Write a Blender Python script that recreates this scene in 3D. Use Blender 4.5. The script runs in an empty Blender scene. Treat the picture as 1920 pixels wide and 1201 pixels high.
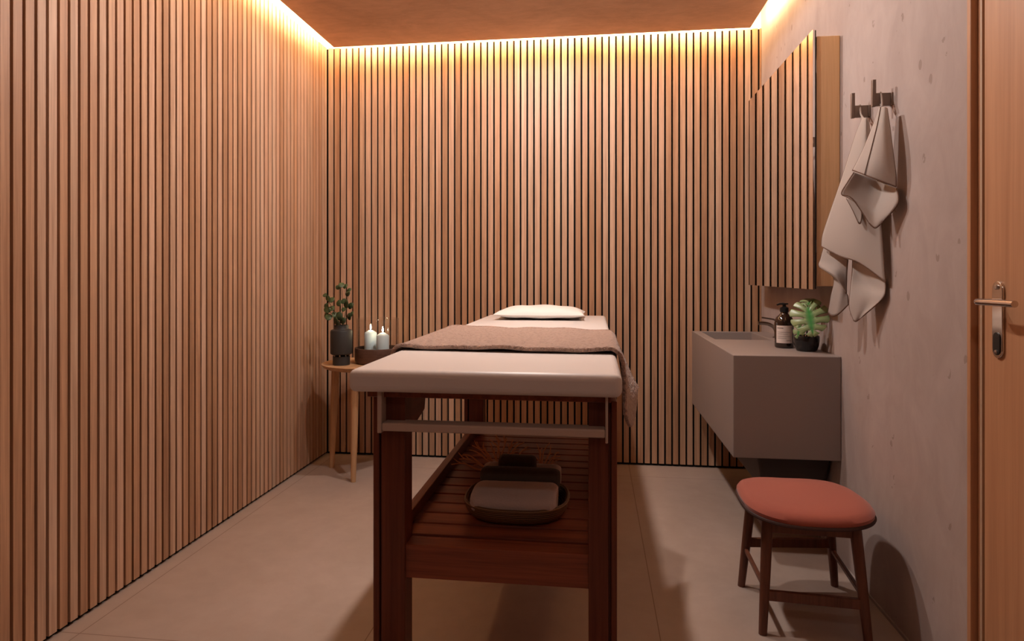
import bpy, bmesh, math, random
from math import sin, cos, pi, radians as R, sqrt
from mathutils import Vector, Matrix

random.seed(7)
sc = bpy.context.scene
C = bpy.context.scene.collection

# ------------------------------------------------------------------ camera
cam_d = bpy.data.cameras.new('camera')
cam = bpy.data.objects.new('camera', cam_d); C.objects.link(cam)
cam_d.sensor_width = 36.0
cam_d.lens = 22.5                       # 1200 px focal length over 1920 px
cam_d.shift_y = -87.5 / 1920
cam_d.clip_start = 0.02
cam.location = (0, 0, 1.10)
cam.rotation_euler = (R(90), 0, math.atan(154 / 1200))
sc.camera = cam

# ------------------------------------------------------------------ world, light, exposure
wd = bpy.data.worlds.new('world'); sc.world = wd; wd.use_nodes = True
wd.node_tree.nodes['Background'].inputs[0].default_value = (0.9, 0.6, 0.45, 1)
wd.node_tree.nodes['Background'].inputs[1].default_value = 0.0
sc.view_settings.view_transform = 'Standard'
sc.view_settings.look = 'None'
sc.view_settings.exposure = 0.0
sc.view_settings.gamma = 1.0
sc.view_settings.use_curve_mapping = False
sc.cycles.max_bounces = 10
sc.cycles.diffuse_bounces = 3
sc.cycles.transparent_max_bounces = 16
sc.cycles.caustics_reflective = False
sc.cycles.caustics_refractive = False
sc.cycles.sample_clamp_indirect = 4.0

COVE = (1.0, 0.69, 0.38)
SPOT = (1.0, 0.90, 0.84)

def area_light(name, loc, size, power, color, rot, size_y=None, spread=None):
    d = bpy.data.lights.new(name, 'AREA'); o = bpy.data.objects.new(name, d); C.objects.link(o)
    d.energy = power; d.color = color
    if size_y is None: d.shape = 'DISK'; d.size = size
    else: d.shape = 'RECTANGLE'; d.size = size; d.size_y = size_y
    if spread: d.spread = spread
    o.location = loc; o.rotation_euler = rot
    return o

# LED strips fixed along the edges of the dropped ceiling, shining at the walls
Z_LED = 2.515
area_light('cove_light_left', (-1.541, 2.15, Z_LED), 2.95, 31, COVE, (R(90), 0, R(90)), 0.05)
area_light('cove_light_back', (-0.344, 3.646, Z_LED), 2.36, 26, COVE, (R(90), 0, 0), 0.05)
area_light('cove_light_right', (0.854, 2.15, Z_LED), 2.95, 28, COVE, (R(90), 0, R(-90)), 0.05)
# recessed downlights: two over the table, one behind the viewer
def spot_light(name, loc, power, color, size=177, blend=.12):
    d = bpy.data.lights.new(name, 'SPOT'); o = bpy.data.objects.new(name, d); C.objects.link(o)
    d.energy = power; d.color = color; d.spot_size = R(size); d.spot_blend = blend; d.shadow_soft_size = .045
    o.location = loc
    return o
spot_light('downlight_far', (-0.28, 2.76, 2.438), 78, SPOT)
spot_light('downlight_near', (-0.32, 2.20, 2.438), 70, SPOT)
spot_light('downlight_entrance', (-0.03, -0.52, 2.438), 20, SPOT)

# ------------------------------------------------------------------ helpers
def tag(o, label=None, cat=None, group=None, kind=None):
    if label: o['label'] = label
    if cat: o['category'] = cat
    if group: o['group'] = group
    if kind: o['kind'] = kind
    return o

def thing(name, loc, label, cat, group=None, rz=0.0):
    o = bpy.data.objects.new(name, None); C.objects.link(o)
    o.location = loc; o.rotation_euler = (0, 0, rz); o.empty_display_size = 0.05
    return tag(o, label, cat, group)

def shade(me, ang=40):
    for p in me.polygons: p.use_smooth = True
    try: me.set_sharp_from_angle(angle=R(ang))
    except Exception: pass

def obj(name, bm, mats, parent=None, smooth=True, bevel=0.0, seg=2, loc=None, recalc=True):
    if recalc: bmesh.ops.recalc_face_normals(bm, faces=bm.faces)
    me = bpy.data.meshes.new(name); bm.to_mesh(me); bm.free()
    o = bpy.data.objects.new(name, me); C.objects.link(o)
    for m in (mats if isinstance(mats, (list, tuple)) else [mats]): me.materials.append(m)
    if smooth: shade(me)
    if parent: o.parent = parent
    if loc: o.location = loc
    if bevel:
        b = o.modifiers.new('bevel', 'BEVEL'); b.width = bevel; b.segments = seg; b.limit_method = 'ANGLE'; b.angle_limit = R(35)
        b.harden_normals = False
    return o

def box(bm, x0, x1, y0, y1, z0, z1, mi=0):
    vs = [bm.verts.new(p) for p in ((x0,y0,z0),(x1,y0,z0),(x1,y1,z0),(x0,y1,z0),(x0,y0,z1),(x1,y0,z1),(x1,y1,z1),(x0,y1,z1))]
    for f in ((3,2,1,0),(4,5,6,7),(0,1,5,4),(1,2,6,5),(2,3,7,6),(3,0,4,7)):
        bm.faces.new([vs[i] for i in f]).material_index = mi
    return vs

def prism(bm, pts, axis, a, b):
    """a flat outline (list of 2-D points) given thickness along an axis"""
    def P(p, t):
        return {'x': (t, p[0], p[1]), 'y': (p[0], t, p[1]), 'z': (p[0], p[1], t)}[axis]
    A = [bm.verts.new(P(p, a)) for p in pts]; B = [bm.verts.new(P(p, b)) for p in pts]
    n = len(pts); bm.faces.new(A); bm.faces.new(B[::-1])
    for i in range(n): bm.faces.new((A[i], B[i], B[(i+1) % n], A[(i+1) % n]))

def lathe(bm, prof, n=40, cx=0, cy=0, close=False, mi=0):
    """revolve (r,z) profile; r = 0 makes a pole"""
    rings = []
    for r, z in prof:
        if r < 1e-6: rings.append([bm.verts.new((cx, cy, z))])
        else: rings.append([bm.verts.new((cx + r*cos(2*pi*i/n), cy + r*sin(2*pi*i/n), z)) for i in range(n)])
    pairs = list(zip(rings, rings[1:]))
    if close: pairs.append((rings[-1], rings[0]))
    for a, b in pairs:
        for i in range(n):
            j = (i+1) % n
            if len(a) == 1 and len(b) == 1: continue
            if len(a) == 1: f = bm.faces.new((a[0], b[j], b[i]))
            elif len(b) == 1: f = bm.faces.new((a[i], a[j], b[0]))
            else: f = bm.faces.new((a[i], a[j], b[j], b[i]))
            f.material_index = mi

def tube(bm, pts, rad, n=10, flat=1.0):
    """tapered round bar along a polyline"""
    pts = [Vector(p) for p in pts]
    if not isinstance(rad, (list, tuple)): rad = [rad]*len(pts)
    rings = []; up = None
    for i, p in enumerate(pts):
        d = (pts[min(i+1, len(pts)-1)] - pts[max(i-1, 0)]).normalized()
        if up is None:
            up = Vector((0,0,1)) if abs(d.z) < .9 else Vector((0,1,0))
        s = d.cross(up).normalized(); up = s.cross(d).normalized()
        rings.append([bm.verts.new(p + (s*cos(2*pi*k/n) + up*sin(2*pi*k/n)*flat)*rad[i]) for k in range(n)])
    for a, b in zip(rings, rings[1:]):
        for k in range(n): bm.faces.new((a[k], a[(k+1) % n], b[(k+1) % n], b[k]))
    bm.faces.new(rings[0][::-1]); bm.faces.new(rings[-1])

def spline(pts, m=6):
    pts = [Vector(p) for p in pts]; out = []
    for i in range(len(pts)-1):
        p0 = pts[max(i-1,0)]; p1 = pts[i]; p2 = pts[i+1]; p3 = pts[min(i+2, len(pts)-1)]
        for k in range(m):
            t = k/m
            out.append(0.5*((2*p1) + (p2-p0)*t + (2*p0-5*p1+4*p2-p3)*t*t + (3*p1-p0-3*p2+p3)*t**3))
    out.append(pts[-1]); return out

def grid(bm, rows, mi=0):
    V = [[bm.verts.new(p) for p in r] for r in rows]
    for a, b in zip(V, V[1:]):
        for i in range(len(a)-1):
            bm.faces.new((a[i], a[i+1], b[i+1], b[i])).material_index = mi
    return V

def fine(rows, m=4):
    """smoothly subdivide a grid of points in both directions"""
    rr = [spline(r, m) for r in rows]
    cols = [spline([r[i] for r in rr], m) for i in range(len(rr[0]))]
    return [[c[j] for c in cols] for j in range(len(cols[0]))]

def solid(o, t, off=0.0):
    s = o.modifiers.new('solid', 'SOLIDIFY'); s.thickness = t; s.offset = off
    return o

def subsurf(o, lv=2):
    s = o.modifiers.new('sub', 'SUBSURF'); s.levels = lv; s.render_levels = lv
    return o

# ------------------------------------------------------------------ materials
def srgb(r, g, b):
    f = lambda c: (c/255/12.92) if c/255 <= .04045 else ((c/255+.055)/1.055)**2.4
    return (f(r), f(g), f(b), 1)

def mat(name, col, rough=.5, metal=0.0, spec=.5, **kw):
    m = bpy.data.materials.new(name); m.use_nodes = True
    b = m.node_tree.nodes['Principled BSDF']
    b.inputs['Base Color'].default_value = col; b.inputs['Roughness'].default_value = rough
    b.inputs['Metallic'].default_value = metal; b.inputs['Specular IOR Level'].default_value = spec
    for k, v in kw.items(): b.inputs[k.replace('_', ' ')].default_value = v
    return m

class N:
    """small node-tree writer"""
    def __init__(s, m): s.t = m.node_tree; s.b = s.t.nodes['Principled BSDF']
    def n(s, typ, **kw):
        d = s.t.nodes.new(typ)
        for k, v in kw.items(): setattr(d, k, v)
        return d
    def l(s, a, b): s.t.links.new(a, b)
    def math(s, op, a, b=None):
        d = s.n('ShaderNodeMath', operation=op)
        for i, v in enumerate((a, b)):
            if v is None: continue
            if isinstance(v, (int, float)): d.inputs[i].default_value = v
            else: s.l(v, d.inputs[i])
        return d.outputs[0]
    def coords(s): return s.n('ShaderNodeTexCoord').outputs['Object']
    def mapping(s, v, scale=(1,1,1), loc=(0,0,0)):
        d = s.n('ShaderNodeMapping'); d.inputs['Scale'].default_value = scale; d.inputs['Location'].default_value = loc
        s.l(v, d.inputs['Vector']); return d.outputs[0]
    def noise(s, v, scale, detail=3, rough=.5, dist=0.0):
        d = s.n('ShaderNodeTexNoise'); d.inputs['Scale'].default_value = scale; d.inputs['Detail'].default_value = detail
        d.inputs['Roughness'].default_value = rough; d.inputs['Distortion'].default_value = dist
        if v is not None: s.l(v, d.inputs['Vector'])
        return d.outputs['Fac']
    def ramp(s, fac, stops):
        d = s.n('ShaderNodeValToRGB'); e = d.color_ramp.elements
        while len(e) < len(stops): e.new(.5)
        for k, (p, c) in enumerate(stops): e[k].position = p; e[k].color = c
        s.l(fac, d.inputs[0]); return d.outputs[0]
    def mix(s, fac, a, b, mode='MIX'):
        d = s.n('ShaderNodeMix', data_type='RGBA', blend_type=mode)
        if isinstance(fac, (int, float)): d.inputs[0].default_value = fac
        else: s.l(fac, d.inputs[0])
        for i, v in ((6, a), (7, b)):
            if isinstance(v, tuple): d.inputs[i].default_value = v
            else: s.l(v, d.inputs[i])
        return d.outputs[2]
    def bump(s, h, strength, dist=.01):
        d = s.n('ShaderNodeBump'); d.inputs['Strength'].default_value = strength; d.inputs['Distance'].default_value = dist
        s.l(h, d.inputs['Height']); s.l(d.outputs[0], s.b.inputs['Normal'])
    def color(s, c): s.l(c, s.b.inputs['Base Color'])

def wood(name, dark, light, grain='z', rough=.45, freq=60, spec=.4, index=None, pitch=None, off=0, tones=None):
    m = mat(name, light, rough, spec=spec); w = N(m); co = w.coords()
    k = {'x': (.03, 1, 1), 'y': (1, .03, 1), 'z': (1, 1, .03)}[grain]
    v = w.mapping(co, k)
    if index is not None:
        sep = w.n('ShaderNodeSeparateXYZ'); w.l(co, sep.inputs[0])
        idx = w.math('FLOOR', w.math('DIVIDE', w.math('SUBTRACT', sep.outputs[index], off), pitch))
        wn = w.n('ShaderNodeTexWhiteNoise', noise_dimensions='1D'); w.l(idx, wn.inputs['W'])
        comb = w.n('ShaderNodeCombineXYZ')
        w.l(w.math('MULTIPLY', wn.outputs['Value'], 37.0), comb.inputs[0]); w.l(w.math('MULTIPLY', wn.outputs['Value'], 23.0), comb.inputs[2])
        add = w.n('ShaderNodeVectorMath', operation='ADD'); w.l(v, add.inputs[0]); w.l(comb.outputs[0], add.inputs[1]); v = add.outputs[0]
    g = w.noise(v, freq, 4, .6, .4); g2 = w.noise(v, freq*4.5, 2, .5)
    f = w.math('ADD', w.math('MULTIPLY', g, .7), w.math('MULTIPLY', g2, .3))
    c = w.ramp(f, [(.33, dark), (.68, light)])
    if tones:
        tn = w.ramp(wn.outputs['Value'], tones); c = w.mix(1.0, c, tn, 'MULTIPLY')
    w.color(c); w.bump(g2, .12, .002)
    return m

PITCH = 0.0396
YOFF, XOFF = 3.74 % PITCH, -1.62
TON = [(0, (.70,.58,.47,1)), (.3, (.94,.80,.68,1)), (.55, (.96,.93,.90,1)), (.8, (1.06,.98,.95,1)), (1, (1.06,1.10,1.14,1))]
M_slat_l = wood('slat_wood_left', (.41,.238,.150,1), (.67,.44,.30,1), 'z', .5, 55, index=1, pitch=PITCH, off=YOFF, tones=TON)
M_slat_b = wood('slat_wood_back', (.41,.238,.150,1), (.67,.44,.30,1), 'z', .5, 55, index=0, pitch=PITCH, off=XOFF, tones=TON)
M_felt = mat('black_backing', (.012,.010,.009,1), .9, spec=.1)
M_plaster = mat('cove_plaster', (.80,.76,.70,1), .85, spec=.2)
M_red = wood('red_hardwood_shaded', (.085,.019,.009,1), (.19,.047,.021,1), 'z', .38, 40)  # legs' shade painted in: same hardwood in a darker colour
M_redx = wood('red_hardwood_cross_lit', (.15,.035,.017,1), (.34,.092,.042,1), 'x', .36, 40)  # light on the shelf painted in: same hardwood in a lighter colour
M_redy = wood('red_hardwood_long', (.12,.028,.014,1), (.28,.075,.034,1), 'y', .36, 40)
M_oak = wood('pale_oak', (.46,.25,.12,1), (.62,.37,.20,1), 'z', .45, 45)
M_oaky = wood('pale_oak_flat', (.46,.25,.12,1), (.62,.37,.20,1), 'y', .45, 45)
M_door = wood('door_veneer', (.40,.19,.095,1), (.53,.275,.145,1), 'z', .45, 30)
M_cab = wood('cabinet_veneer', (.58,.35,.18,1), (.72,.46,.26,1), 'z', .45, 35)
M_walnut = wood('walnut', (.09,.030,.016,1), (.19,.066,.036,1), 'z', .40, 45)
M_darkwood = wood('dark_turned_wood', (.05,.025,.018,1), (.12,.062,.045,1), 'x', .45, 30)

M_vinyl = mat('cream_vinyl', (.66,.60,.57,1), .40, spec=.4)
w = N(M_vinyl); w.bump(w.noise(w.coords(), 350, 2), .05, .001)
M_cotton = mat('white_cotton', (.86,.81,.77,1), .85, spec=.2, Sheen_Weight=.2)
w = N(M_cotton); w.bump(w.noise(w.coords(), 14, 4, .6, .6), .35, .01)

M_blanket = mat('cable_knit', (.40,.235,.165,1), .9, spec=.15, Sheen_Weight=.25)
w = N(M_blanket); co = w.coords()
wv = w.n('ShaderNodeTexWave', wave_type='BANDS', bands_direction='Y'); wv.inputs['Scale'].default_value = 22; wv.inputs['Distortion'].default_value = 5; wv.inputs['Detail'].default_value = 1; wv.inputs['Detail Scale'].default_value = 6
w.l(co, wv.inputs['Vector'])
vo = w.n('ShaderNodeTexVoronoi'); vo.inputs['Scale'].default_value = 85; w.l(w.mapping(co, (1, .55, 1)), vo.inputs['Vector'])
h = w.math('ADD', w.math('MULTIPLY', wv.outputs['Fac'], .6), vo.outputs['Distance'])
w.color(w.ramp(h, [(.2, (.24,.155,.118,1)), (.8, (.40,.27,.215,1))])); w.bump(h, .7, .006)

M_linen = mat('grey_linen', (.43,.365,.33,1), .9, spec=.15, Sheen_Weight=.15)
w = N(M_linen); w.bump(w.noise(w.coords(), 420, 2), .15, .001)
M_hem = mat('brown_hem', (.16,.095,.07,1), .9, spec=.1)
M_btowel = mat('beige_towel', (.62,.46,.39,1), .95, spec=.1, Sheen_Weight=.3)
w = N(M_btowel); w.bump(w.noise(w.coords(), 180, 3), .5, .003)
M_dtowel = mat('brown_towel', (.085,.055,.038,1), .95, spec=.1, Sheen_Weight=.2)
w = N(M_dtowel); w.bump(w.noise(w.coords(), 180, 3), .5, .003)

M_wicker = mat('wicker', (.22,.11,.045,1), .55)
w = N(M_wicker); co = w.coords()
wv = w.n('ShaderNodeTexWave', wave_type='BANDS', bands_direction='Z'); wv.inputs['Scale'].default_value = 60; wv.inputs['Distortion'].default_value = 1.0
w.l(co, wv.inputs['Vector']); w.color(w.ramp(wv.outputs['Fac'], [(.2, (.13,.06,.022,1)), (.8, (.30,.16,.07,1))])); w.bump(wv.outputs['Fac'], .6, .003)

M_floor = mat('floor_tile', (.40,.30,.23,1), .42, spec=.35)
w = N(M_floor); co = w.coords()
n1 = w.noise(co, 1.6, 6, .62, .5); n2 = w.noise(w.mapping(co, (1, 1, 1), (4, 2, 0)), 14, 4, .6)
base = w.ramp(w.math('ADD', w.math('MULTIPLY', n1, .75), w.math('MULTIPLY', n2, .25)), [(.32, (.36,.265,.215,1)), (.68, (.46,.35,.295,1))])
sep = w.n('ShaderNodeSeparateXYZ'); w.l(co, sep.inputs[0])
def joint(out, off, size, wd):
    fr = w.math('FRACT', w.math('DIVIDE', w.math('SUBTRACT', out, off), size))
    return w.math('LESS_THAN', w.math('ABSOLUTE', w.math('SUBTRACT', fr, .5)), wd/size/2)
j = w.math('MAXIMUM', joint(sep.outputs[0], .198-.44, .88, .0032), joint(sep.outputs[1], 1.775-.88, 1.76, .003))
w.color(w.mix(w.math('MULTIPLY', j, .75), base, (.16,.085,.055,1)))
w.bump(w.math('SUBTRACT', n2, w.math('MULTIPLY', j, 1.0)), .12, .002)

M_conc = mat('concrete_plaster', (.33,.26,.225,1), .8, spec=.25)
w = N(M_conc); co = w.coords()
n1 = w.noise(co, 1.3, 6, .6, .6); n2 = w.noise(w.mapping(co, (1, 1, .5)), 9, 6, .65, .8)
base = w.ramp(w.math('ADD', w.math('MULTIPLY', n1, .6), w.math('MULTIPLY', n2, .4)), [(.34, (.33,.255,.232,1)), (.66, (.45,.365,.338,1))])
vo = w.n('ShaderNodeTexVoronoi'); vo.inputs['Scale'].default_value = 13; w.l(w.mapping(co, (1, 1.3, .8)), vo.inputs['Vector'])
pit = w.math('MULTIPLY', w.math('LESS_THAN', vo.outputs['Distance'], .16), w.math('GREATER_THAN', w.noise(co, 18, 3, .7), .56))
w.color(w.mix(w.math('MULTIPLY', pit, .45), base, (.17,.115,.09,1)))
w.bump(w.math('SUBTRACT', n2, pit), .15, .004)

M_slab = mat('ceiling_plaster', (.36,.20,.115,1), .7, spec=.3)
w = N(M_slab); co = w.coords()
n1 = w.noise(co, 2.2, 6, .65, .8); n2 = w.noise(w.mapping(co, (1, 2.4, 1)), 9, 5, .7, .6)
w.color(w.ramp(w.math('ADD', w.math('MULTIPLY', n1, .6), w.math('MULTIPLY', n2, .4)), [(.3, (.50,.32,.215,1)), (.7, (.78,.53,.37,1))]))

M_basin = mat('taupe_solid_surface', (.28,.225,.205,1), .5, spec=.4)
M_mirror = mat('mirror_glass', (.86,.86,.86,1), .015, 1.0)
M_black = mat('black_edge', (.01,.01,.011,1), .4)
M_char = mat('charcoal_ceramic', (.028,.026,.025,1), .55)
M_blackgl = mat('black_glazed', (.012,.012,.013,1), .18)
M_chrome = mat('chrome', (.70,.66,.62,1), .12, 1.0)
M_nickel = mat('dark_chrome', (.30,.26,.23,1), .2, 1.0)
M_steel = mat('brushed_metal', (.55,.50,.46,1), .3, 1.0)
M_bronze = mat('dark_nickel', (.20,.15,.125,1), .42, .45)
M_beigemetal = mat('beige_frame', (.50,.38,.31,1), .45)
M_amber = mat('amber_glass', (.022,.010,.006,1), .07, spec=.8)
M_paper = mat('label_paper', (.72,.60,.54,1), .7)
M_ink = mat('label_ink', (.16,.11,.09,1), .8)
M_wax = mat('white_wax', (.72,.90,1.0,1), .45, Subsurface_Weight=.35)
M_wax.node_tree.nodes['Principled BSDF'].inputs['Subsurface Radius'].default_value = (.02,.02,.02)
M_flame = mat('flame', (1,.8,.5,1)); b = M_flame.node_tree.nodes['Principled BSDF']
b.inputs['Emission Color'].default_value = (1,.78,.45,1); b.inputs['Emission Strength'].default_value = 110
M_soil = mat('orange_gravel', (.42,.19,.08,1), .9)
M_seat = mat('terracotta_fabric', (.36,.095,.064,1), .8, spec=.2, Sheen_Weight=.25)
w = N(M_seat); w.bump(w.noise(w.coords(), 500, 2), .12, .001)
M_piping = mat('dark_piping', (.05,.018,.013,1), .7)
M_twig = mat('dried_twig', (.85,.42,.22,1), .7)
M_stem = mat('brown_green_stem', (.10,.07,.03,1), .7)
M_eleaf = mat('eucalyptus_leaf', (.045,.075,.03,1), .5)
w = N(M_eleaf); w.color(w.ramp(w.noise(w.coords(), 22, 2), [(.35, (.022,.042,.018,1)), (.65, (.085,.125,.045,1))]))
M_mleaf = mat('monstera_leaf', (.09,.20,.04,1), .35, spec=.6)
w = N(M_mleaf); at = w.n('ShaderNodeAttribute', attribute_name='rib')
w.color(w.ramp(at.outputs['Fac'], [(0, (.04,.26,.05,1)), (.06, (.07,.27,.06,1)), (.26, (.20,.30,.12,1)), (.55, (.30,.36,.17,1)), (.95, (.10,.19,.045,1))]))

M_glass = bpy.data.materials.new('clear_glass'); M_glass.use_nodes = True
t = M_glass.node_tree; t.nodes.clear()
o_ = t.nodes.new('ShaderNodeOutputMaterial'); mx = t.nodes.new('ShaderNodeMixShader'); tr = t.nodes.new('ShaderNodeBsdfTransparent'); gl = t.nodes.new('ShaderNodeBsdfGlossy')
lw = t.nodes.new('ShaderNodeLayerWeight'); pw = t.nodes.new('ShaderNodeMath'); ml = t.nodes.new('ShaderNodeMath'); pw.operation = 'POWER'; ml.operation = 'MULTIPLY_ADD'
pw.inputs[1].default_value = 2.5; ml.inputs[1].default_value = .5; ml.inputs[2].default_value = .03
tr.inputs[0].default_value = (.98,.97,.96,1); gl.inputs['Roughness'].default_value = .0
t.links.new(lw.outputs['Facing'], pw.inputs[0]); t.links.new(pw.outputs[0], ml.inputs[0]); t.links.new(ml.outputs[0], mx.inputs[0])
t.links.new(tr.outputs[0], mx.inputs[1]); t.links.new(gl.outputs[0], mx.inputs[2]); t.links.new(mx.outputs[0], o_.inputs[0])

# ------------------------------------------------------------------ the room
XL, XR, YB, YF = -1.62, 0.932, 3.74, -0.75
ZT, ZS = 2.62, 2.477           # upper ceiling, top of the slats
SW = 0.0288

bm = bmesh.new(); box(bm, XL-.12, XR+.12, YF-.1, YB+.12, -.1, 0)
tag(obj('floor', bm, M_floor, smooth=False), kind='structure')

bm = bmesh.new(); box(bm, XL-.11, XL-.014, YF-.1, YB+.1, 0, ZS, 1); box(bm, XL-.11, XL-.012, YF-.1, YB+.1, ZS, ZT, 2)
y = YB - .006
while y - SW > YF:
    box(bm, XL-.014, XL, y-SW, y, .014, ZS); y -= PITCH
tag(obj('wall_left', bm, [M_slat_l, M_felt, M_plaster], smooth=False), kind='structure')

bm = bmesh.new(); box(bm, XL-.11, XR+.1, YB+.014, YB+.11, 0, ZS, 1); box(bm, XL-.11, XR+.1, YB+.012, YB+.11, ZS, ZT, 2)
x = XL + .008
while x < XR - .004:
    box(bm, x, min(x+SW, XR-.001), YB, YB+.014, .014, ZS); x += PITCH
tag(obj('wall_back', bm, [M_slat_b, M_felt, M_plaster], smooth=False), kind='structure')

Y0, Y1 = 0.82, 1.7413           # door opening
bm = bmesh.new(); box(bm, XR, XR+.1, Y1, YB+.014, 0, ZT); box(bm, XR, XR+.1, YF-.1, Y0-.03, 0, ZT); box(bm, XR, XR+.1, Y0-.03, Y1, 2.44, ZT)
tag(obj('wall_right', bm, M_conc, smooth=False), kind='structure')
bm = bmesh.new(); box(bm, XL-.1, XR+.1, YF-.1, YF, 0, ZT)
tag(obj('wall_front', bm, M_walnut, smooth=False), kind='structure')
bm = bmesh.new(); box(bm, XL-.1, XR+.1, YF-.1, YB+.1, ZT, ZT+.08)
tag(obj('ceiling', bm, M_plaster, smooth=False), kind='structure')
bm = bmesh.new(); box(bm, -1.536, .849, YF+.05, 3.641, 2.445, 2.60)
tag(obj('ceiling_panel', bm, M_slab, smooth=False, bevel=.003), kind='structure')
bm = bmesh.new(); box(bm, XR-.006, XR, Y1, YB, .0, .010)
tag(obj('baseboard_right', bm, M_conc, smooth=False), kind='structure')

# the door in the right wall
bm = bmesh.new(); box(bm, XR-.002, XR+.045, Y0, 1.671, .006, 2.40)
door = tag(obj('door_1', bm, M_door, smooth=False, bevel=.003), kind='structure')
bm = bmesh.new()
box(bm, XR-.003, XR+.06, 1.7253, Y1, 0, 2.44)
box(bm, XR+.013, XR+.07, 1.676, 1.7253, 0, 2.42)
box(bm, XR-.003, XR+.06, Y0-.03, 1.7253, 2.42, 2.44)
box(bm, XR-.003, XR+.06, Y0-.03, Y0-.006, 0, 2.42)
fr_ = obj('door_frame', bm, M_door, door, smooth=False, bevel=.002)
bm = bmesh.new(); box(bm, XR+.004, XR+.012, 1.690, 1.698, 0, 2.42)
obj('door_seal', bm, mat('pale_seal', (.45,.30,.20,1), .6), fr_, smooth=False)
def stadium(y, z0, z1, r, n=10):
    return [(y + r*cos(a), z1 - r + r*sin(a)) for a in [pi*k/n for k in range(n+1)]] + [(y + r*cos(a), z0 + r + r*sin(a)) for a in [pi + pi*k/n for k in range(n+1)]]
bm = bmesh.new(); prism(bm, stadium(1.611, .905, 1.083, .019), 'x', XR-.008, XR-.001)
pl = obj('handle_plate', bm, M_chrome, door, bevel=.0015)
bm = bmesh.new(); tube(bm, spline([(XR-.006, 1.612, 1.035), (XR-.035, 1.612, 1.035), (XR-.050, 1.608, 1.0353), (XR-.054, 1.592, 1.0355), (XR-.053, 1.540, 1.036), (XR-.052, 1.474, 1.036)], 5), .0075, 12)
obj('door_handle', bm, M_chrome, door)
bm = bmesh.new(); prism(bm, stadium(1.611, .912, .965, .013), 'x', XR-.010, XR-.007)
obj('keyhole_cover', bm, M_black, pl, bevel=.001)
for z in (1.069, .919):
    bm = bmesh.new(); lathe(bm, [(0, 0), (.0055, 0), (.005, .004), (0, .005)], 14)
    s = obj('screw', bm, M_steel, pl); s.location = (XR-.008, 1.611, z); s.rotation_euler = (0, R(-90), 0)

# ------------------------------------------------------------------ massage table
T = thing('massage_table', (-.26, 2.1, 0), 'red-brown hardwood massage table with a cream padded top in the middle of the room', 'massage table')
def tp(name, bm, m, parent=T, **kw):
    o = obj(name, bm, m, parent, **kw)
    if parent is T: o.location = (.26, -2.1, 0)
    return o
bm = bmesh.new(); box(bm, -.588, .064, 1.474, 3.56, .8155, .870)
mt = tp('mattress', bm, M_vinyl, bevel=.017, seg=5); mt['label'] = 'cream vinyl mattress'
bm = bmesh.new(); box(bm, -.555, .040, 1.52, 3.52, .797, .8155)
tp('base_board', bm, M_redy, bevel=.002)
LEGX = ((-.546, -.464), (-.0135, .054))
for (x0, x1) in LEGX:
    for (y0, y1) in ((1.535, 1.600), (2.66, 2.725)):
        left = x0 < -.2
        bm = bmesh.new()
        if left: box(bm, x0+.022, x1, y0, y1, 0, .797); box(bm, x0, x0+.016, y0+.002, y1, 0, .797); box(bm, x0+.016, x0+.022, y0+.010, y1-.01, 0, .797)
        else: box(bm, x0, x1-.020, y0, y1, 0, .797); box(bm, x1-.014, x1, y0+.002, y1, 0, .797); box(bm, x1-.020, x1-.014, y0+.010, y1-.01, 0, .797)
        tp('leg', bm, M_red, smooth=False, bevel=.002)
for xa in (-.500, -.012):
    bm = bmesh.new(); prism(bm, [(1.598, .797), (1.765, .797), (1.745, .722), (1.640, .700), (1.598, .668)], 'x', xa, xa+.030)
    tp('bracket', bm, M_redy, smooth=False, bevel=.002)
    bm = bmesh.new(); prism(bm, [(2.662, .797), (2.50, .797), (2.52, .722), (2.62, .700), (2.662, .668)], 'x', xa, xa+.030)
    tp('bracket', bm, M_redy, smooth=False, bevel=.002)
bm = bmesh.new(); box(bm, -.466, -.012, 1.543, 1.600, .346, .428); tp('front_rail', bm, M_redx, smooth=False, bevel=.002)
bm = bmesh.new(); box(bm, -.466, -.012, 2.66, 2.715, .346, .428); tp('back_rail', bm, M_redx, smooth=False, bevel=.002)
for (x0, x1) in ((-.512, -.487), (-.003, .022)):
    bm = bmesh.new(); box(bm, x0, x1, 1.600, 2.662, .375, .462); tp('side_rail', bm, M_redy, smooth=False, bevel=.002)
bm = bmesh.new(); y = 1.608
while y < 2.64:
    box(bm, -.487, -.003, y, min(y+.068, 2.655), .384, .430); y += .0772
tp('slatted_shelf', bm, M_redx, smooth=False, bevel=.0015)
# hanging foot rest
bm = bmesh.new(); box(bm, -.512, .026, 1.500, 1.548, .718, .738)
fb = tp('foot_rest', bm, M_beigemetal, bevel=.004, seg=3); fb['label'] = 'beige foot rest bar hanging under the mattress'
for x0 in (-.523, .026):
    bm = bmesh.new(); box(bm, x0, x0+.006 if x0 > 0 else x0+.011, 1.500, 1.548, .713 if x0 < 0 else .706, .816)
    o = obj('hanger', bm, M_beigemetal, fb, bevel=.002)

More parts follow.
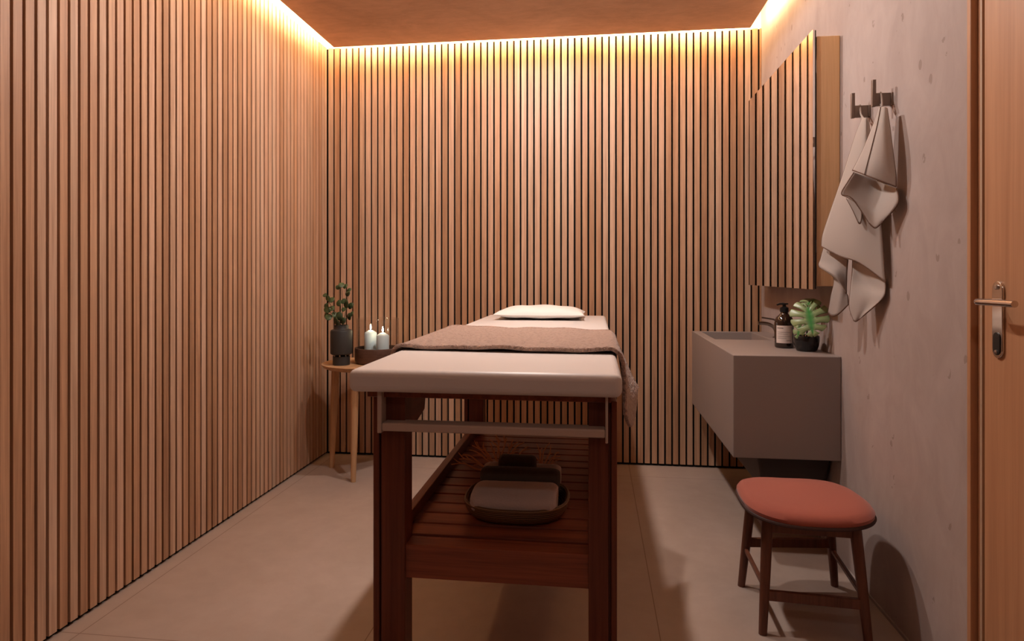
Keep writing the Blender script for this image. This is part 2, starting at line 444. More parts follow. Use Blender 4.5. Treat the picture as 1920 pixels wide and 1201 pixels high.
# ------------------------------------------------------------------ blanket over the table
bm = bmesh.new(); rows = []
NY, top = 34, .882
for jy in range(NY+1):
    t = jy/NY
    row = []
    # near and far hems run slightly askew
    def yy(x): return (1.868 - .02*(x+.6)/.66) * (1-t) + (2.565 - .10*(x+.6)/.66) * t + .006*sin(9*x+5*t)
    hangL = .16 + .05*t
    hangR = .185 + .03*t + .085*sin(pi*t)
    prof = [(-.606 - .030 - .01*sin(4*t), top-hangL), (-.618, top-hangL*.6), (-.606, top-.045), (-.602, top-.014), (-.590, top-.002)]
    n = 30
    for k in range(n+1):
        x = -.575 + .625*k/n
        prof.append((x, top + .0022*sin(17*x+4*t) + .0015*sin(41*x-7*t)))
    fl = .004 + .075*t
    prof += [(.062, top-.003), (.074, top-.014), (.082, top-.040), (.084+fl*.35, top-hangR*.5), (.084+fl*.7, top-hangR*.8), (.084+fl, top-hangR)]
    for (x, z) in prof:
        xx = max(-.6, min(.06, x)); row.append((x, yy(xx) + (.012 if x > .08 else 0)*sin(6*t), z))
    rows.append(row)
V = grid(bm, rows)
bl = obj('blanket', bm, M_blanket); solid(bl, .010, 0)
b_ = bl.modifiers.new('bevel', 'BEVEL'); b_.width = .003; b_.segments = 2; b_.limit_method = 'ANGLE'
tag(bl, 'brown cable-knit blanket laid across the middle of the massage table', 'blanket')
for rr in (rows[0], rows[-1]):
    bm = bmesh.new(); tube(bm, [(x, y, z+.001) for x, y, z in rr], .0065, 8); obj('ribbed_edge', bm, M_blanket, bl)

# pillow
bm = bmesh.new(); NU, NV = 30, 20; gr = {}
for s in (1, -1):
    for i in range(NU+1):
        for k in range(NV+1):
            u = -1 + 2*i/NU; v = -1 + 2*k/NV
            if s == -1 and (i in (0, NU) or k in (0, NV)): gr[s, i, k] = gr[1, i, k]; continue
            th = (max(0, 1-abs(u)**2.6)*max(0, 1-abs(v)**2.6))**.5
            x = u*.232*(1 - .045*(1-abs(u))*0 - .05*(1-v*v)*(abs(u) > .6)*(abs(u)-.6)/.4); yv = v*.165*(1 - .05*(1-u*u)*abs(v))
            z = s*th*(.046 if s > 0 else .018) + .0025*sin(9*u+3*v)*th + (.006*abs(u*v)**3)
            gr[s, i, k] = bm.verts.new((x, yv, z))
    for i in range(NU):
        for k in range(NV):
            q = [gr[s, i, k], gr[s, i+1, k], gr[s, i+1, k+1], gr[s, i, k+1]]
            bm.faces.new(q if s > 0 else q[::-1])
pi_ = obj('pillow', bm, M_cotton, loc=(-.272, 3.290, .8925)); subsurf(pi_, 1)
tag(pi_, 'white cotton pillow on the far end of the massage table', 'pillow')

# ------------------------------------------------------------------ side table with vase and candles
t_ = thing('side_table', (-1.25, 3.42, 0), 'round oak side table with three tapered legs in the far left corner', 'side table')
bm = bmesh.new(); lathe(bm, [(0, .584), (.215, .584), (.234, .592), (.242, .604), (.243, .609), (.238, .610), (.232, .605), (.225, .603), (0, .603)], 64)
obj('table_top', bm, M_oaky, t_)
for (fx, fy), (tx, ty) in (((-1.264, 3.252), (-1.262, 3.275)), ((-1.479, 3.478), (-1.452, 3.468)), ((-1.032, 3.458), (-1.060, 3.452))):
    bm = bmesh.new(); tube(bm, [(fx+1.25, fy-3.42, 0), ((fx+tx)/2+1.25, (fy+ty)/2-3.42, .30), (tx+1.25, ty-3.42, .586)], [.0135, .0195, .0225], 20)
    obj('leg', bm, M_oak, t_)
v_ = thing('vase', (-1.372, 3.355, .603), 'dark charcoal vase holding eucalyptus stems on the side table', 'vase')
bm = bmesh.new(); lathe(bm, [(0, 0), (.044, 0), (.046, .002), (.046, .048), (.040, .048), (.040, .030), (0, .030)], 40); obj('base', bm, M_char, v_)
bm = bmesh.new(); lathe(bm, [(0, .030), (.018, .030), (.030, .058), (0.052, .058), (.058, .062), (.059, .070), (.059, .182), (.056, .190), (.040, .195), (.038, .199), (.038, .217), (.034, .217), (.034, .195), (0, .150)], 40); obj('body', bm, M_char, v_)
for k in range(8):
    bm = bmesh.new(); a = k*pi/4 + .2; tube(bm, [(.042*cos(a), .042*sin(a), .047), (.042*cos(a), .042*sin(a), .060)], .004, 8); obj('spacer', bm, M_steel, v_)

e_ = thing('eucalyptus_sprig', (-1.372, 3.355, .775), 'dark green eucalyptus sprig with round leaves standing in the charcoal vase', 'plant')
Vx = Vector((-1.372, 3.355, .775))
stems = [[(-.005,0,-.01), (-.015,-.008,.06), (-.045,-.02,.14), (-.085,-.02,.205)],
         [(.004,.004,-.01), (.006,.0,.08), (.004,.004,.17), (.002,0,.258)],
         [(.010,0,-.01), (.02,-.01,.07), (.035,-.01,.15), (.045,-.005,.235)],
         [(-.010,.006,-.01), (-.03,.012,.05), (-.055,.01,.10), (-.085,.0,.13)],
         [(.006,-.008,-.01), (.015,-.02,.04), (.03,-.025,.075), (.055,-.02,.105)]]
for s in stems:
    bm = bmesh.new(); p = spline(s, 5); tube(bm, p, [.0024 - .0012*i/len(p) for i in range(len(p))], 7); obj('stem', bm, M_stem, e_)
def leaf_disc(bm, c, r, nrm, tip):
    c = Vector(c); n = Vector(nrm).normalized(); a = (Vector(tip) - n*Vector(tip).dot(n)).normalized(); b = n.cross(a)
    cv = bm.verts.new(c - n*.003); ring = []
    for k in range(16):
        t = 2*pi*k/16; rr = r*(1 + .16*max(0, cos(t))**3); ring.append(bm.verts.new(c + a*rr*cos(t) + b*rr*.92*sin(t) + n*.004*abs(sin(t))))
    for k in range(16): bm.faces.new((cv, ring[k], ring[(k+1) % 16]))
rnd = random.Random(4)
LV = [(-.062,-.03,.192,.019),(-.042,-.03,.182,.022),(-.015,-.01,.250,.015),(.008,-.02,.262,.020),(.028,-.01,.255,.017),(.047,-.01,.232,.019),(.040,-.01,.215,.016),
      (-.088,-.01,.207,.016),(-.070,-.02,.128,.023),(-.045,-.02,.135,.022),(-.085,.0,.150,.017),(.000,-.03,.165,.021),(.020,-.02,.175,.019),(.042,-.03,.160,.026),(.062,-.02,.150,.022),
      (-.060,-.03,.088,.024),(-.080,-.01,.098,.020),(-.030,-.02,.100,.020),(.004,-.035,.095,.026),(-.012,-.04,.072,.024),(.022,-.03,.070,.022),(.055,-.02,.092,.022),(.068,-.02,.105,.017),(.018,-.01,.130,.016),(-.020,0,.055,.018)]
for (x, y, z, r) in LV:
    bm = bmesh.new()
    n = (rnd.uniform(-.7,.7), -1, rnd.uniform(-.1,1.0)); leaf_disc(bm, (x, y, z), r*.86, n, (x*8+rnd.uniform(-.4,.4), rnd.uniform(-.3,.3), rnd.uniform(.2,1)))
    solid(obj('leaf', bm, M_eleaf, e_), .0012)

h_ = thing('candle_holder', (-1.203, 3.462, .603), 'round dark wooden bowl with a clear glass cylinder on the side table', 'candle holder')
bm = bmesh.new(); lathe(bm, [(0, 0), (.112, 0), (.122, .006), (.126, .020), (.127, .080), (.125, .086), (.119, .086), (.117, .080), (.116, .022), (0, .020)], 64); obj('bowl', bm, M_darkwood, h_)
bm = bmesh.new(); lathe(bm, [(.1145, .022), (.1145, .246), (.1155, .248), (.1165, .246), (.1165, .022)], 64, close=True); obj('glass_cylinder', bm, M_glass, h_)
def candle(loc, hgt, label):
    bm = bmesh.new(); lathe(bm, [(0, 0), (.034, 0), (.035, .002), (.035, hgt), (.031, hgt+.006), (.012, hgt+.017), (.006, hgt+.019), (0, hgt+.018)], 32)
    c = obj('candle', bm, M_wax, loc=loc); tag(c, label, 'candle', 'pillar candles in the glass')
    bm = bmesh.new(); tube(bm, [(0, 0, hgt+.016), (.001, 0, hgt+.026)], .0012, 6); obj('wick', bm, M_black, c)
    bm = bmesh.new(); lathe(bm, [(0, hgt+.021), (.0028, hgt+.025), (.0044, hgt+.032), (.0033, hgt+.040), (.0013, hgt+.049), (0, hgt+.053)], 16); obj('flame', bm, M_flame, c)
candle((-1.254, 3.490, .6235), .140, 'lit white pillar candle at the left, farther back in the glass')
candle((-1.163, 3.430, .6235), .132, 'lit white pillar candle at the right, nearer front of the glass')

# ------------------------------------------------------------------ wash basin with what stands on it
Bx0, Bx1, By0, By1, Bz0, Bz1 = .535, XR-.001, 2.570, 3.625, .388, .785
ba = thing('wash_basin', (Bx1, 3.1, 0), 'taupe box-shaped wall-hung wash basin on the right wall', 'sink')
hx0, hx1, hy0, hy1, hz = .580, .842, 3.185, 3.585, .705
bm = bmesh.new()
o = [(Bx0,By0),(Bx1,By0),(Bx1,By1),(Bx0,By1)]; i_ = [(hx0,hy0),(hx1,hy0),(hx1,hy1),(hx0,hy1)]
ob = [bm.verts.new((x, y, Bz0)) for x, y in o]; ot = [bm.verts.new((x, y, Bz1)) for x, y in o]
it = [bm.verts.new((x, y, Bz1)) for x, y in i_]; ib = [bm.verts.new((x, y, hz)) for x, y in i_]
bm.faces.new(ob); bm.faces.new(ib)
for k in range(4):
    j = (k+1) % 4
    bm.faces.new((ob[k], ob[j], ot[j], ot[k])); bm.faces.new((ot[k], ot[j], it[j], it[k])); bm.faces.new((it[k], it[j], ib[j], ib[k]))
o = obj('basin_body', bm, M_basin, ba, smooth=False, bevel=.003, seg=2); o.location = (-Bx1, -3.1, 0)
bm = bmesh.new(); lathe(bm, [(0, hz+.001), (.020, hz+.001), (.022, hz+.004), (.012, hz+.005), (0, hz+.003)], 24, .70-Bx1, 3.385-3.1); obj('drain', bm, M_chrome, ba)
bm = bmesh.new()
t_ = [(.645-Bx1, -.44), (.0, -.44), (.0, .10), (.645-Bx1, .10)]; b_ = [(.672-Bx1, -.42), (-.028, -.42), (-.028, .08), (.672-Bx1, .08)]
A = [bm.verts.new((x, y, .387)) for x, y in t_]; B = [bm.verts.new((x, y, .225)) for x, y in b_]
bm.faces.new(A); bm.faces.new(B)
for k in range(4): bm.faces.new((A[k], A[(k+1) % 4], B[(k+1) % 4], B[k]))
dh = obj('under_basin_block', bm, mat('dark_block', (.05,.035,.03,1), .6), ba, smooth=False, bevel=.01, seg=3); dh['label'] = 'plain dark tapered block under the basin'  # stand-in block for an unidentified dark shape below the basin
f_ = thing('faucet', (.893, 3.30, Bz1), 'slim chrome faucet rising behind the amber bottle on the wash basin', 'faucet')
bm = bmesh.new(); lathe(bm, [(0, 0), (.018, 0), (.018, .004), (.011, .006), (.011, .072), (.009, .078), (0, .078)], 24); obj('body', bm, M_nickel, f_)
bm = bmesh.new(); tube(bm, spline([(0, 0, .020), (-.010, .0, .048), (-.032, .0, .064), (-.058, .0, .070), (-.088, .0, .0705)], 6), [.0085]*25, 12); obj('spout', bm, M_nickel, f_)
bm = bmesh.new(); tube(bm, [(0, 0, .082), (-.014, 0, .090), (-.070, 0, .0985)], [.005, .0042, .004], 10); obj('lever', bm, M_nickel, f_)

bt = thing('pump_bottle', (.806, 2.862, Bz1), 'amber glass pump bottle with a pale paper label on the wash basin', 'bottle')
bm = bmesh.new(); lathe(bm, [(0, 0), (.034, 0), (.038, .004), (.0385, .010), (.0385, .108), (.037, .118), (.031, .130), (.021, .140), (.0155, .146), (.0145, .158), (0, .158)], 40); obj('body', bm, M_amber, bt)
bm = bmesh.new(); lathe(bm, [(0, .152), (.0175, .152), (.0175, .170), (.013, .173), (.0075, .175), (.0075, .183), (.016, .184), (.016, .190), (0, .191)], 28)
tube(bm, [(0, 0, .187), (-.022, -.012, .1875), (-.034, -.018, .183)], [.005, .0045, .0035], 10); obj('pump', bm, M_black, bt)
bm = bmesh.new(); a0, a1 = R(-135), R(-45); rl = .0392; rowsl = []
for z in (.026, .096): rowsl.append([(rl*cos(a0+(a1-a0)*k/16), rl*sin(a0+(a1-a0)*k/16), z) for k in range(17)])
fc = math.atan2(-2.862, -.792)
def arc(z0, z1, f0, f1, r):
    m_ = 16; A0 = fc - R(52); A1 = fc + R(52)
    return [[(r*cos(A0+(A1-A0)*(f0+(f1-f0)*k/m_)), r*sin(A0+(A1-A0)*(f0+(f1-f0)*k/m_)), z) for k in range(m_+1)] for z in (z0, z1)]
grid(bm, arc(.022, .096, 0, 1, .0390)); lb = obj('paper_label', bm, M_paper, bt)
for z, f0, f1, hh in ((.084, .08, .45, .0030), (.068, .10, .86, .0011), (.060, .10, .70, .0011), (.050, .10, .86, .0011), (.042, .10, .62, .0011), (.032, .62, .90, .0016)):
    grid_bm = bmesh.new(); grid(grid_bm, arc(z, z+hh, f0, f1, .0393)); obj('print_line', grid_bm, M_ink, lb)

po = thing('plant_pot', (.862, 2.752, Bz1), 'small glossy black plant pot on the wash basin', 'plant pot')
bm = bmesh.new(); lathe(bm, [(0, 0), (.034, 0), (.040, .004), (.046, .020), (.0495, .042), (.0495, .060), (.0475, .0635), (.044, .060), (.042, .044), (0, .044)], 40); obj('pot', bm, M_blackgl, po)
bm = bmesh.new(); rs = random.Random(5)
for k in range(46):
    a = rs.uniform(0, 2*pi); r = .037*sqrt(rs.random()); s_ = rs.uniform(.004, .0075)
    m_ = Matrix.Translation((r*cos(a), r*sin(a), .046 + rs.uniform(0, .012))) @ Matrix.Diagonal((s_, s_*rs.uniform(.7, 1), s_*.8, 1))
    bmesh.ops.create_icosphere(bm, subdivisions=1, radius=1, matrix=m_)
tag(obj('gravel', bm, M_soil, po), kind='stuff')

HEART = [(.05,.10), (.20,-.10), (.50,-.15), (.80,.0), (.97,.24), (.97,.48), (.82,.70), (.56,.88), (.28,.99), (0,1.08)]
def monstera(bm, L, W, lobes, lay, frame, droop=.25):
    """split heart-shaped leaf: a closed strip along the midrib, outer lobes kept apart by narrow slits"""
    edge = spline([(x, y, 0) for x, y in HEART], 12)
    def B(w): q = w*(len(edge)-1); i = min(int(q), len(edge)-2); return edge[i].lerp(edge[i+1], q-i)
    def P(s, w, f):
        m = Vector((0, .08 + .92*w**1.15, 0)); p = m.lerp(B(w), f)
        rib = abs(((w*lobes) % 1) - .5)
        z = -.20*p.x**2*W + .10*W*sin(min(1, f)*pi)*(.5-rib) - droop*L*(p.y-.3)**2
        v = bm.verts.new(frame @ Vector((s*p.x*W, (p.y-.42)*L, z))); v[lay] = f if f < .3 else (.45 + rib); return v
    gap = {0: 0, .16: 0, .32: .02, .45: .13, .62: .16, .80: .15, .93: .12, 1.0: .20}
    for s in (-1, 1):
        for i in range(lobes):
            rows = []
            for f, g in gap.items():
                f2 = f if f < 1 else .985
                rows.append([P(s, (i + g + (1-2*g)*k/4)/lobes, f2 - (.03 if f == 1.0 and k in (0, 4) else 0)) for k in range(5)])
            for r0, r1 in zip(rows, rows[1:]):
                for k in range(4):
                    q = (r0[k], r0[k+1], r1[k+1], r1[k]); bm.faces.new(q if s > 0 else q[::-1])
def leaf(name, c, nrm, updir, L, W, lobes, parent, hinge):
    bm = bmesh.new(); lay = bm.verts.layers.float.new('rib')
    n = Vector(nrm).normalized(); a = Vector(updir); a = (a - n*a.dot(n)).normalized(); x = a.cross(n)
    fr = Matrix((x, a, n)).transposed().to_4x4(); fr.translation = Vector(c)
    monstera(bm, L, W, lobes, lay, fr)
    bmesh.ops.remove_doubles(bm, verts=bm.verts, dist=.0003)
    o = obj(name, bm, M_mleaf, parent, recalc=False); subsurf(o, 1); solid(o, .0009)
    bm = bmesh.new(); tube(bm, spline([(0, 0, 0), (hinge[0]*.5, hinge[1]*.5, hinge[2]*.35), hinge], 5), [.0026]*11, 8); obj('leaf_stalk', bm, M_eleaf, parent)
mo = thing('monstera_plant', (.862, 2.752, Bz1+.048), 'small green monstera plant with one big split leaf in the glossy black pot', 'plant')
leaf('leaf', (-.012, -.078, .098), (-.28, -.88, .48), (.04, -.45, -1), .128, .076, 6, mo, (-.012, -.055, .140))
leaf('leaf', (.020, .010, .150), (.0, -.5, .85), (.5, .4, .5), .085, .042, 5, mo, (.008, .0, .135))
leaf('leaf', (-.036, -.025, .040), (-.5, -.8, .3), (-.4, -.3, -1), .060, .026, 4, mo, (-.028, -.012, .060))

# ------------------------------------------------------------------ mirror cabinet on the right wall
Mx = .8300
mc = thing('mirror_cabinet', (XR, 3.09, 1.0), 'tall wooden wall cabinet with a mirrored door above the wash basin', 'cabinet')
bm = bmesh.new(); box(bm, .846-XR, -.001, 2.583-3.09, 3.58-3.09, .052, 1.010); obj('carcass', bm, M_cab, mc, smooth=False, bevel=.002)
bm = bmesh.new(); box(bm, Mx-XR, .8375-XR, 2.575-3.09, 3.600-3.09, .040, 1.034); md = obj('mirror_door', bm, M_mirror, mc, smooth=False)
bm = bmesh.new(); box(bm, .8375-XR, .8425-XR, 2.578-3.09, 3.598-3.09, .042, 1.032); obj('door_back', bm, M_black, md, smooth=False)
for z in (.18, .87):
    bm = bmesh.new(); box(bm, .8425-XR, .8460-XR, 2.585-3.09, 2.64-3.09, z, z+.05); obj('hinge', bm, M_steel, mc, smooth=False)

# ------------------------------------------------------------------ hooks and hand towels
def hook(y, z, label):
    t = thing('wall_hook', (XR, y, z), label, 'hook', 'wall hooks with towels')
    bm = bmesh.new(); box(bm, -.052, -.001, -.006, .006, -.021, .019); obj('arm', bm, M_bronze, t, bevel=.001)
    bm = bmesh.new(); box(bm, -.060, -.049, -.006, .006, -.023, .062); obj('upright', bm, M_bronze, t, bevel=.001)
    bm = bmesh.new(); box(bm, -.006, 0, -.010, .010, -.021, .019); obj('wall_plate', bm, M_bronze, t, bevel=.001)
hook(2.320, 1.6545, 'brushed metal wall hook farther from the door, holding the longer towel')
hook(2.155, 1.6510, 'brushed metal wall hook nearer the door, holding the shorter towel')

A_MAIN = [[(0.885,2.26,1.616),(0.882,2.239,1.613),(0.883,2.226,1.61),(0.891,2.234,1.61)],[(0.872,2.283,1.563),(0.869,2.236,1.551),(0.875,2.208,1.542),(0.894,2.213,1.535)],[(0.858,2.31,1.487),(0.859,2.245,1.467),(0.87,2.201,1.45),(0.9,2.195,1.438)],[(0.842,2.344,1.401),(0.848,2.265,1.38),(0.866,2.207,1.358),(0.906,2.177,1.34)],[(0.825,2.382,1.313),(0.84,2.289,1.282),(0.864,2.219,1.255),(0.908,2.168,1.231)],[(0.812,2.413,1.239),(0.838,2.314,1.2),(0.866,2.233,1.168),(0.911,2.16,1.129)],[(0.81,2.418,1.198),(0.84,2.329,1.161),(0.87,2.243,1.137),(0.915,2.159,1.075)]]
A_LEFT = [[(0.824,2.438,1.196),(0.841,2.407,1.178),(0.858,2.379,1.162),(0.876,2.358,1.15)],[(0.812,2.435,1.154),(0.833,2.405,1.136),(0.853,2.38,1.121),(0.876,2.368,1.102)],[(0.806,2.428,1.125),(0.822,2.389,1.109),(0.843,2.362,1.087),(0.873,2.364,1.04)],[(0.844,2.4,1.087),(0.853,2.38,1.068),(0.863,2.368,1.05),(0.875,2.37,1.031)],[(0.835,2.4,1.02),(0.846,2.385,1.008),(0.857,2.371,1.001),(0.878,2.364,1.02)],[(0.826,2.401,0.963),(0.835,2.39,0.951),(0.851,2.374,0.96),(0.879,2.361,0.994)]]
A_RIGHT = [[(0.879,2.324,1.146),(0.896,2.284,1.132),(0.911,2.228,1.111),(0.921,2.173,1.071)],[(0.872,2.31,1.105),(0.897,2.291,1.084),(0.915,2.248,1.061),(0.921,2.173,1.051)],[(0.863,2.3,1.042),(0.884,2.27,1.034),(0.906,2.233,1.026),(0.917,2.174,1.029)],[(0.857,2.293,0.988),(0.876,2.267,0.984),(0.895,2.247,0.986),(0.909,2.2,1.005)],[(0.865,2.278,0.944),(0.868,2.273,0.941),(0.873,2.272,0.943),(0.88,2.269,0.95)]]
B_MAIN = [[(0.884,2.132,1.617),(0.884,2.113,1.616),(0.888,2.101,1.613),(0.894,2.101,1.609)],[(0.871,2.142,1.567),(0.872,2.103,1.559),(0.879,2.085,1.555),(0.896,2.088,1.552)],[(0.853,2.156,1.508),(0.858,2.1,1.493),(0.874,2.071,1.48),(0.899,2.074,1.471)],[(0.836,2.171,1.46),(0.847,2.102,1.435),(0.871,2.071,1.416),(0.902,2.062,1.401)],[(0.825,2.181,1.433),(0.846,2.115,1.404),(0.874,2.083,1.382),(0.904,2.064,1.363)]]
B_UNDER = [[(0.832,2.189,1.427),(0.869,2.183,1.41),(0.902,2.162,1.389),(0.911,2.076,1.359)],[(0.813,2.192,1.395),(0.854,2.189,1.377),(0.895,2.167,1.36),(0.91,2.062,1.333)],[(0.796,2.195,1.358),(0.839,2.183,1.338),(0.884,2.157,1.318),(0.908,2.062,1.311)],[(0.822,2.177,1.341),(0.848,2.161,1.305),(0.878,2.142,1.281),(0.902,2.088,1.288)],[(0.86,2.144,1.26),(0.867,2.138,1.249),(0.875,2.132,1.244),(0.888,2.128,1.258)]]
B_TIP = [[(0.827,2.238,1.349),(0.835,2.229,1.349),(0.845,2.22,1.341),(0.854,2.21,1.324)],[(0.84,2.224,1.312),(0.846,2.219,1.309),(0.852,2.213,1.303),(0.861,2.204,1.296)],[(0.851,2.206,1.268),(0.853,2.204,1.264),(0.855,2.203,1.263),(0.857,2.201,1.268)]]
def towel(name, panels, label, loop):
    base = Vector(panels[0][0][1])
    t = thing(name, base, label, 'towel', 'grey hand towels on the hooks')
    first = True
    for pn in panels:
        rows = fine([[tuple(Vector(p) - base) for p in r] for r in pn], 5)
        bm = bmesh.new(); grid(bm, rows)
        solid(obj('cloth' if first else 'cloth_fold', bm, M_linen, t), .0035, 0)
        bm = bmesh.new()
        tube(bm, rows[-1], .0030, 8, .8); tube(bm, [r[0] for r in rows], .0020, 8); tube(bm, [r[-1] for r in rows], .0020, 8)
        if pn is B_MAIN: tube(bm, [r[len(r)//4] + Vector((-.003, -.003, 0)) for i, r in enumerate(rows)], .0013, 6)
        obj('hem', bm, M_hem, t)
        first = False
    bm = bmesh.new(); tube(bm, spline([tuple(Vector(p) - base) for p in loop], 5), .0028, 8); obj('hanging_loop', bm, M_linen, t)
towel('hand_towel', [A_MAIN, A_LEFT, A_RIGHT], 'longer grey linen hand towel hanging behind, nearer the mirror cabinet', [(.884, 2.236, 1.605), (.896, 2.300, 1.640), (.902, 2.322, 1.676), (.905, 2.332, 1.640), (.886, 2.240, 1.605)])
towel('hand_towel', [B_MAIN, B_UNDER, B_TIP], 'shorter grey linen hand towel hanging in front, nearer the door', [(.892, 2.130, 1.622), (.896, 2.142, 1.650), (.898, 2.155, 1.673), (.900, 2.166, 1.650), (.893, 2.134, 1.622)])

# ------------------------------------------------------------------ stool
so = thing('stool', (.667, 2.19, 0), 'low walnut stool with a terracotta upholstered seat in front of the right wall', 'stool', rz=R(0))
ax, ay, n_ = .192, .196, 3.0
def sup(a):
    c, s = cos(a), sin(a); return (math.copysign(abs(c)**(2/n_), c), math.copysign(abs(s)**(2/n_), s))
def saddle(x, y): return .30*x*x - .06*y*y
bm = bmesh.new(); M_ = 64; prof = [(0, .030), (.25, .030), (.5, .0295), (.75, .0275), (.88, .024), (.96, .016), (1.0, .004), (.995, -.006), (.96, -.012), (.5, -.014), (0, -.014)]
rings = []
for r, dz in prof:
    if r == 0: rings.append([bm.verts.new((0, 0, .358+dz))]); continue
    ring = []
    for k in range(M_):
        cx, sx = sup(2*pi*k/M_); x = cx*ax*r*(1-.05*sx); yv = sx*ay*r; ring.append(bm.verts.new((x, yv, .358+dz+saddle(x, yv))))
    rings.append(ring)
for a, b in zip(rings, rings[1:]):
    for k in range(M_):
        j = (k+1) % M_
        if len(a) == 1: bm.faces.new((a[0], b[k], b[j]))
        elif len(b) == 1: bm.faces.new((a[j], a[k], b[0]))
        else: bm.faces.new((a[k], b[k], b[j], a[j]))
st = obj('seat', bm, M_seat, so); st['label'] = 'terracotta upholstered seat'
bm = bmesh.new(); pts = []
for k in range(M_+1):
    cx, sx = sup(2*pi*(k % M_)/M_); x = cx*ax*.99*(1-.05*sx); yv = sx*ay*.99; pts.append((x, yv, .346+saddle(x, yv)))
tube(bm, pts, .006, 8); obj('piping', bm, M_piping, st)
feet = {'a': (.511, 2.037), 'b': (.515, 2.343), 'c': (.842, 2.385), 'd': (.806, 2.012)}
tops = {'a': (.535, 2.075), 'b': (.545, 2.315), 'c': (.800, 2.330), 'd': (.785, 2.060)}
def lp(k, z):
    t = z/.345; f, g = feet[k], tops[k]; return (f[0]+(g[0]-f[0])*t-.667, f[1]+(g[1]-f[1])*t-2.19, z)
def bar(bm, a, b, w_, h_):
    a, b = Vector(a), Vector(b); d = (b-a).normalized(); s = d.cross(Vector((0,0,1))).normalized()*w_/2; u = Vector((0,0,h_/2))
    A = [bm.verts.new(a+q) for q in (s+u, -s+u, -s-u, s-u)]; B = [bm.verts.new(b+q) for q in (s+u, -s+u, -s-u, s-u)]
    bm.faces.new(A); bm.faces.new(B[::-1])
    for k in range(4): bm.faces.new((A[k], B[k], B[(k+1) % 4], A[(k+1) % 4]))
for k in 'abcd':
    bm = bmesh.new(); tube(bm, [lp(k, 0), lp(k, .17), lp(k, .352)], [.0125, .0155, .0175], 16); obj('leg', bm, M_walnut, so)
for (p, q, z, hh) in (('a', 'd', .115, .030), ('b', 'c', .160, .030), ('a', 'b', .135, .013), ('d', 'c', .135, .013)):
    bm = bmesh.new(); bar(bm, lp(p, z), lp(q, z), .016 if hh > .02 else .012, hh); obj('stretcher', bm, M_walnut, so, smooth=False, bevel=.002)
for (p, q) in (('a', 'd'), ('b', 'c'), ('a', 'b'), ('d', 'c')):
    bm = bmesh.new(); bar(bm, lp(p, .318), lp(q, .318), .020, .034); obj('apron', bm, M_walnut, so, smooth=False, bevel=.002)

# ------------------------------------------------------------------ basket with towels and twigs on the shelf
bk = thing('wicker_basket', (-.216, 1.805, .430), 'low round wicker basket on the slatted shelf under the massage table', 'basket')
def ring(ax_, ay_, z, n=48, p=2.7):
    out = []
    for k in range(n):
        a = 2*pi*k/n; c, s = cos(a), sin(a); out.append((math.copysign(abs(c)**(2/p), c)*ax_, math.copysign(abs(s)**(2/p), s)*ay_, z))
    return out
bm = bmesh.new()
RS = [ring(.118,.108,.0), ring(.132,.122,.008), ring(.142,.132,.022), ring(.146,.137,.041), ring(.139,.130,.041), ring(.134,.125,.024), ring(.122,.112,.010)]
VV = [[bm.verts.new(p) for p in r] for r in RS]
for a, b in zip(VV, VV[1:]):
    for k in range(48): bm.faces.new((a[k], a[(k+1) % 48], b[(k+1) % 48], b[k]))
bm.faces.new(VV[0][::-1]); bm.faces.new(VV[-1])
obj('bowl', bm, M_wicker, bk)
bm = bmesh.new(); tube(bm, ring(.1425,.1335,.043)+[ring(.1425,.1335,.043)[0]], .0055, 8); obj('rim', bm, M_wicker, bk)

def roll(name, m, x0, x1, y, z, ry, rz, label, seed, flat=False):
    """a rolled towel: rounded body with a spiral lip at the ends"""
    rn = random.Random(seed); bm = bmesh.new(); rows = []; n = 28; L = 18
    for i in range(L+1):
        t = i/L; x = x0 + (x1-x0)*t; e = min(t, 1-t); k = min(1, .84 + e*3.0)
        row = []
        for q in range(n):
            a = 2*pi*q/n; c, s = cos(a), sin(a); pw = .78
            cc = math.copysign(abs(c)**pw, c); ss = math.copysign(abs(s)**pw, s)
            w_ = 1 + .02*sin(3*a+5*t+seed) + .012*rn.uniform(-1, 1)
            row.append((x-(x0+x1)/2, cc*ry*k*w_, ss*rz*k*w_))
        rows.append(row)
    V = [[bm.verts.new(p) for p in r] for r in rows]
    for a, b in zip(V, V[1:]):
        for q in range(n): bm.faces.new((a[q], b[q], b[(q+1) % n], a[(q+1) % n]))
    for V_, s in ((V[0], -1), (V[-1], 1)):        # stepped spiral end
        prev = V_
        for k, (f, dx) in enumerate(((.80, .004), (.66, -.004), (.5, .003), (.34, -.003))):
            cur = [bm.verts.new((V_[0].co.x + s*dx, v.co.y*f, v.co.z*f)) for v in V_]
            for q in range(n): bm.faces.new((prev[q], prev[(q+1) % n], cur[(q+1) % n], cur[q]))
            prev = cur
        bm.faces.new(prev)
    o = obj(name, bm, m, loc=((x0+x1)/2, y, z)); subsurf(o, 1)
    return tag(o, label, 'towel', 'rolled towels in the basket')
roll('rolled_towel', M_btowel, -.333, -.103, 1.772, .4765, .086, .032, 'thick beige towel lying at the front of the wicker basket', 1)
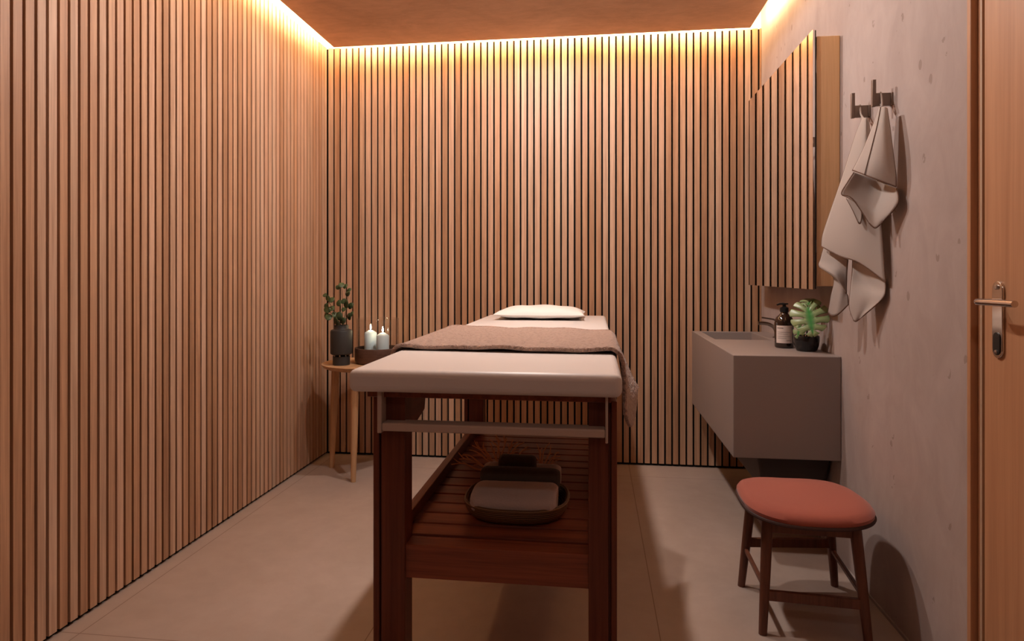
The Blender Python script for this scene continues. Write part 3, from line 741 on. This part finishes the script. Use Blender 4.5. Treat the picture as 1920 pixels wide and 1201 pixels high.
roll('rolled_towel', M_dtowel, -.333, -.102, 1.892, .4880, .033, .036, 'dark brown rolled towel behind the thick beige one', 2)
roll('rolled_towel', M_btowel, -.345, -.105, 2.010, .4660, .035, .035, 'thinner beige towel roll at the back, behind the wicker basket', 3)
roll('rolled_towel', M_dtowel, -.290, -.180, 1.967, .5120, .030, .027, 'short dark brown rolled towel lying on top of the back roll', 4)

def twigs(name, base, tips, label, sub, seed):
    rn = random.Random(seed); t = thing(name, base, label, 'branch')
    for tip in tips:
        b = Vector((rn.uniform(-.02,.02), rn.uniform(-.01,.01), 0)); e = Vector(tip) - Vector(base)
        m1 = b.lerp(e, .35) + Vector((rn.uniform(-.006,.006), 0, -.010)); m2 = b.lerp(e, .72) + Vector((rn.uniform(-.006,.006), 0, .006))
        bm = bmesh.new(); p = spline([b, m1, m2, e], 5); tube(bm, p, [.0040 - .0024*i/(len(p)-1) for i in range(len(p))], 7)
        for k in range(sub):
            q = p[rn.randint(6, len(p)-4)]; d = (e-b).normalized(); side = Vector((-d.z, rn.uniform(-.4,.4), d.x))*rn.choice((-1, 1))
            l = rn.uniform(.018, .034); tube(bm, [q, q + (d*.8+side*.35).normalized()*l*.5, q + (d*.9+side*.5).normalized()*l], [.0022, .0018, .0011], 6)
        obj('twig', bm, M_twig, t)
TL = [(-.474,2.10,.462),(-.450,2.11,.478),(-.439,2.12,.492),(-.417,2.12,.508),(-.410,2.13,.520),(-.388,2.12,.514),(-.371,2.12,.522),(-.348,2.13,.530),(-.331,2.12,.533),(-.312,2.13,.543),(-.290,2.12,.553),(-.270,2.13,.545),(-.255,2.13,.538),(-.232,2.13,.536),(-.218,2.13,.523)]
twigs('dried_branch', (-.315, 2.125, .446), TL, 'dried orange-brown branch fanning out behind the left of the basket', 2, 3)
twigs('dried_branch', (-.165, 2.110, .462), [(-.186,2.12,.518),(-.170,2.12,.522),(-.160,2.12,.520),(-.138,2.12,.506),(-.115,2.12,.510),(-.110,2.12,.497)], 'smaller dried sprig behind the right of the basket', 1, 9)
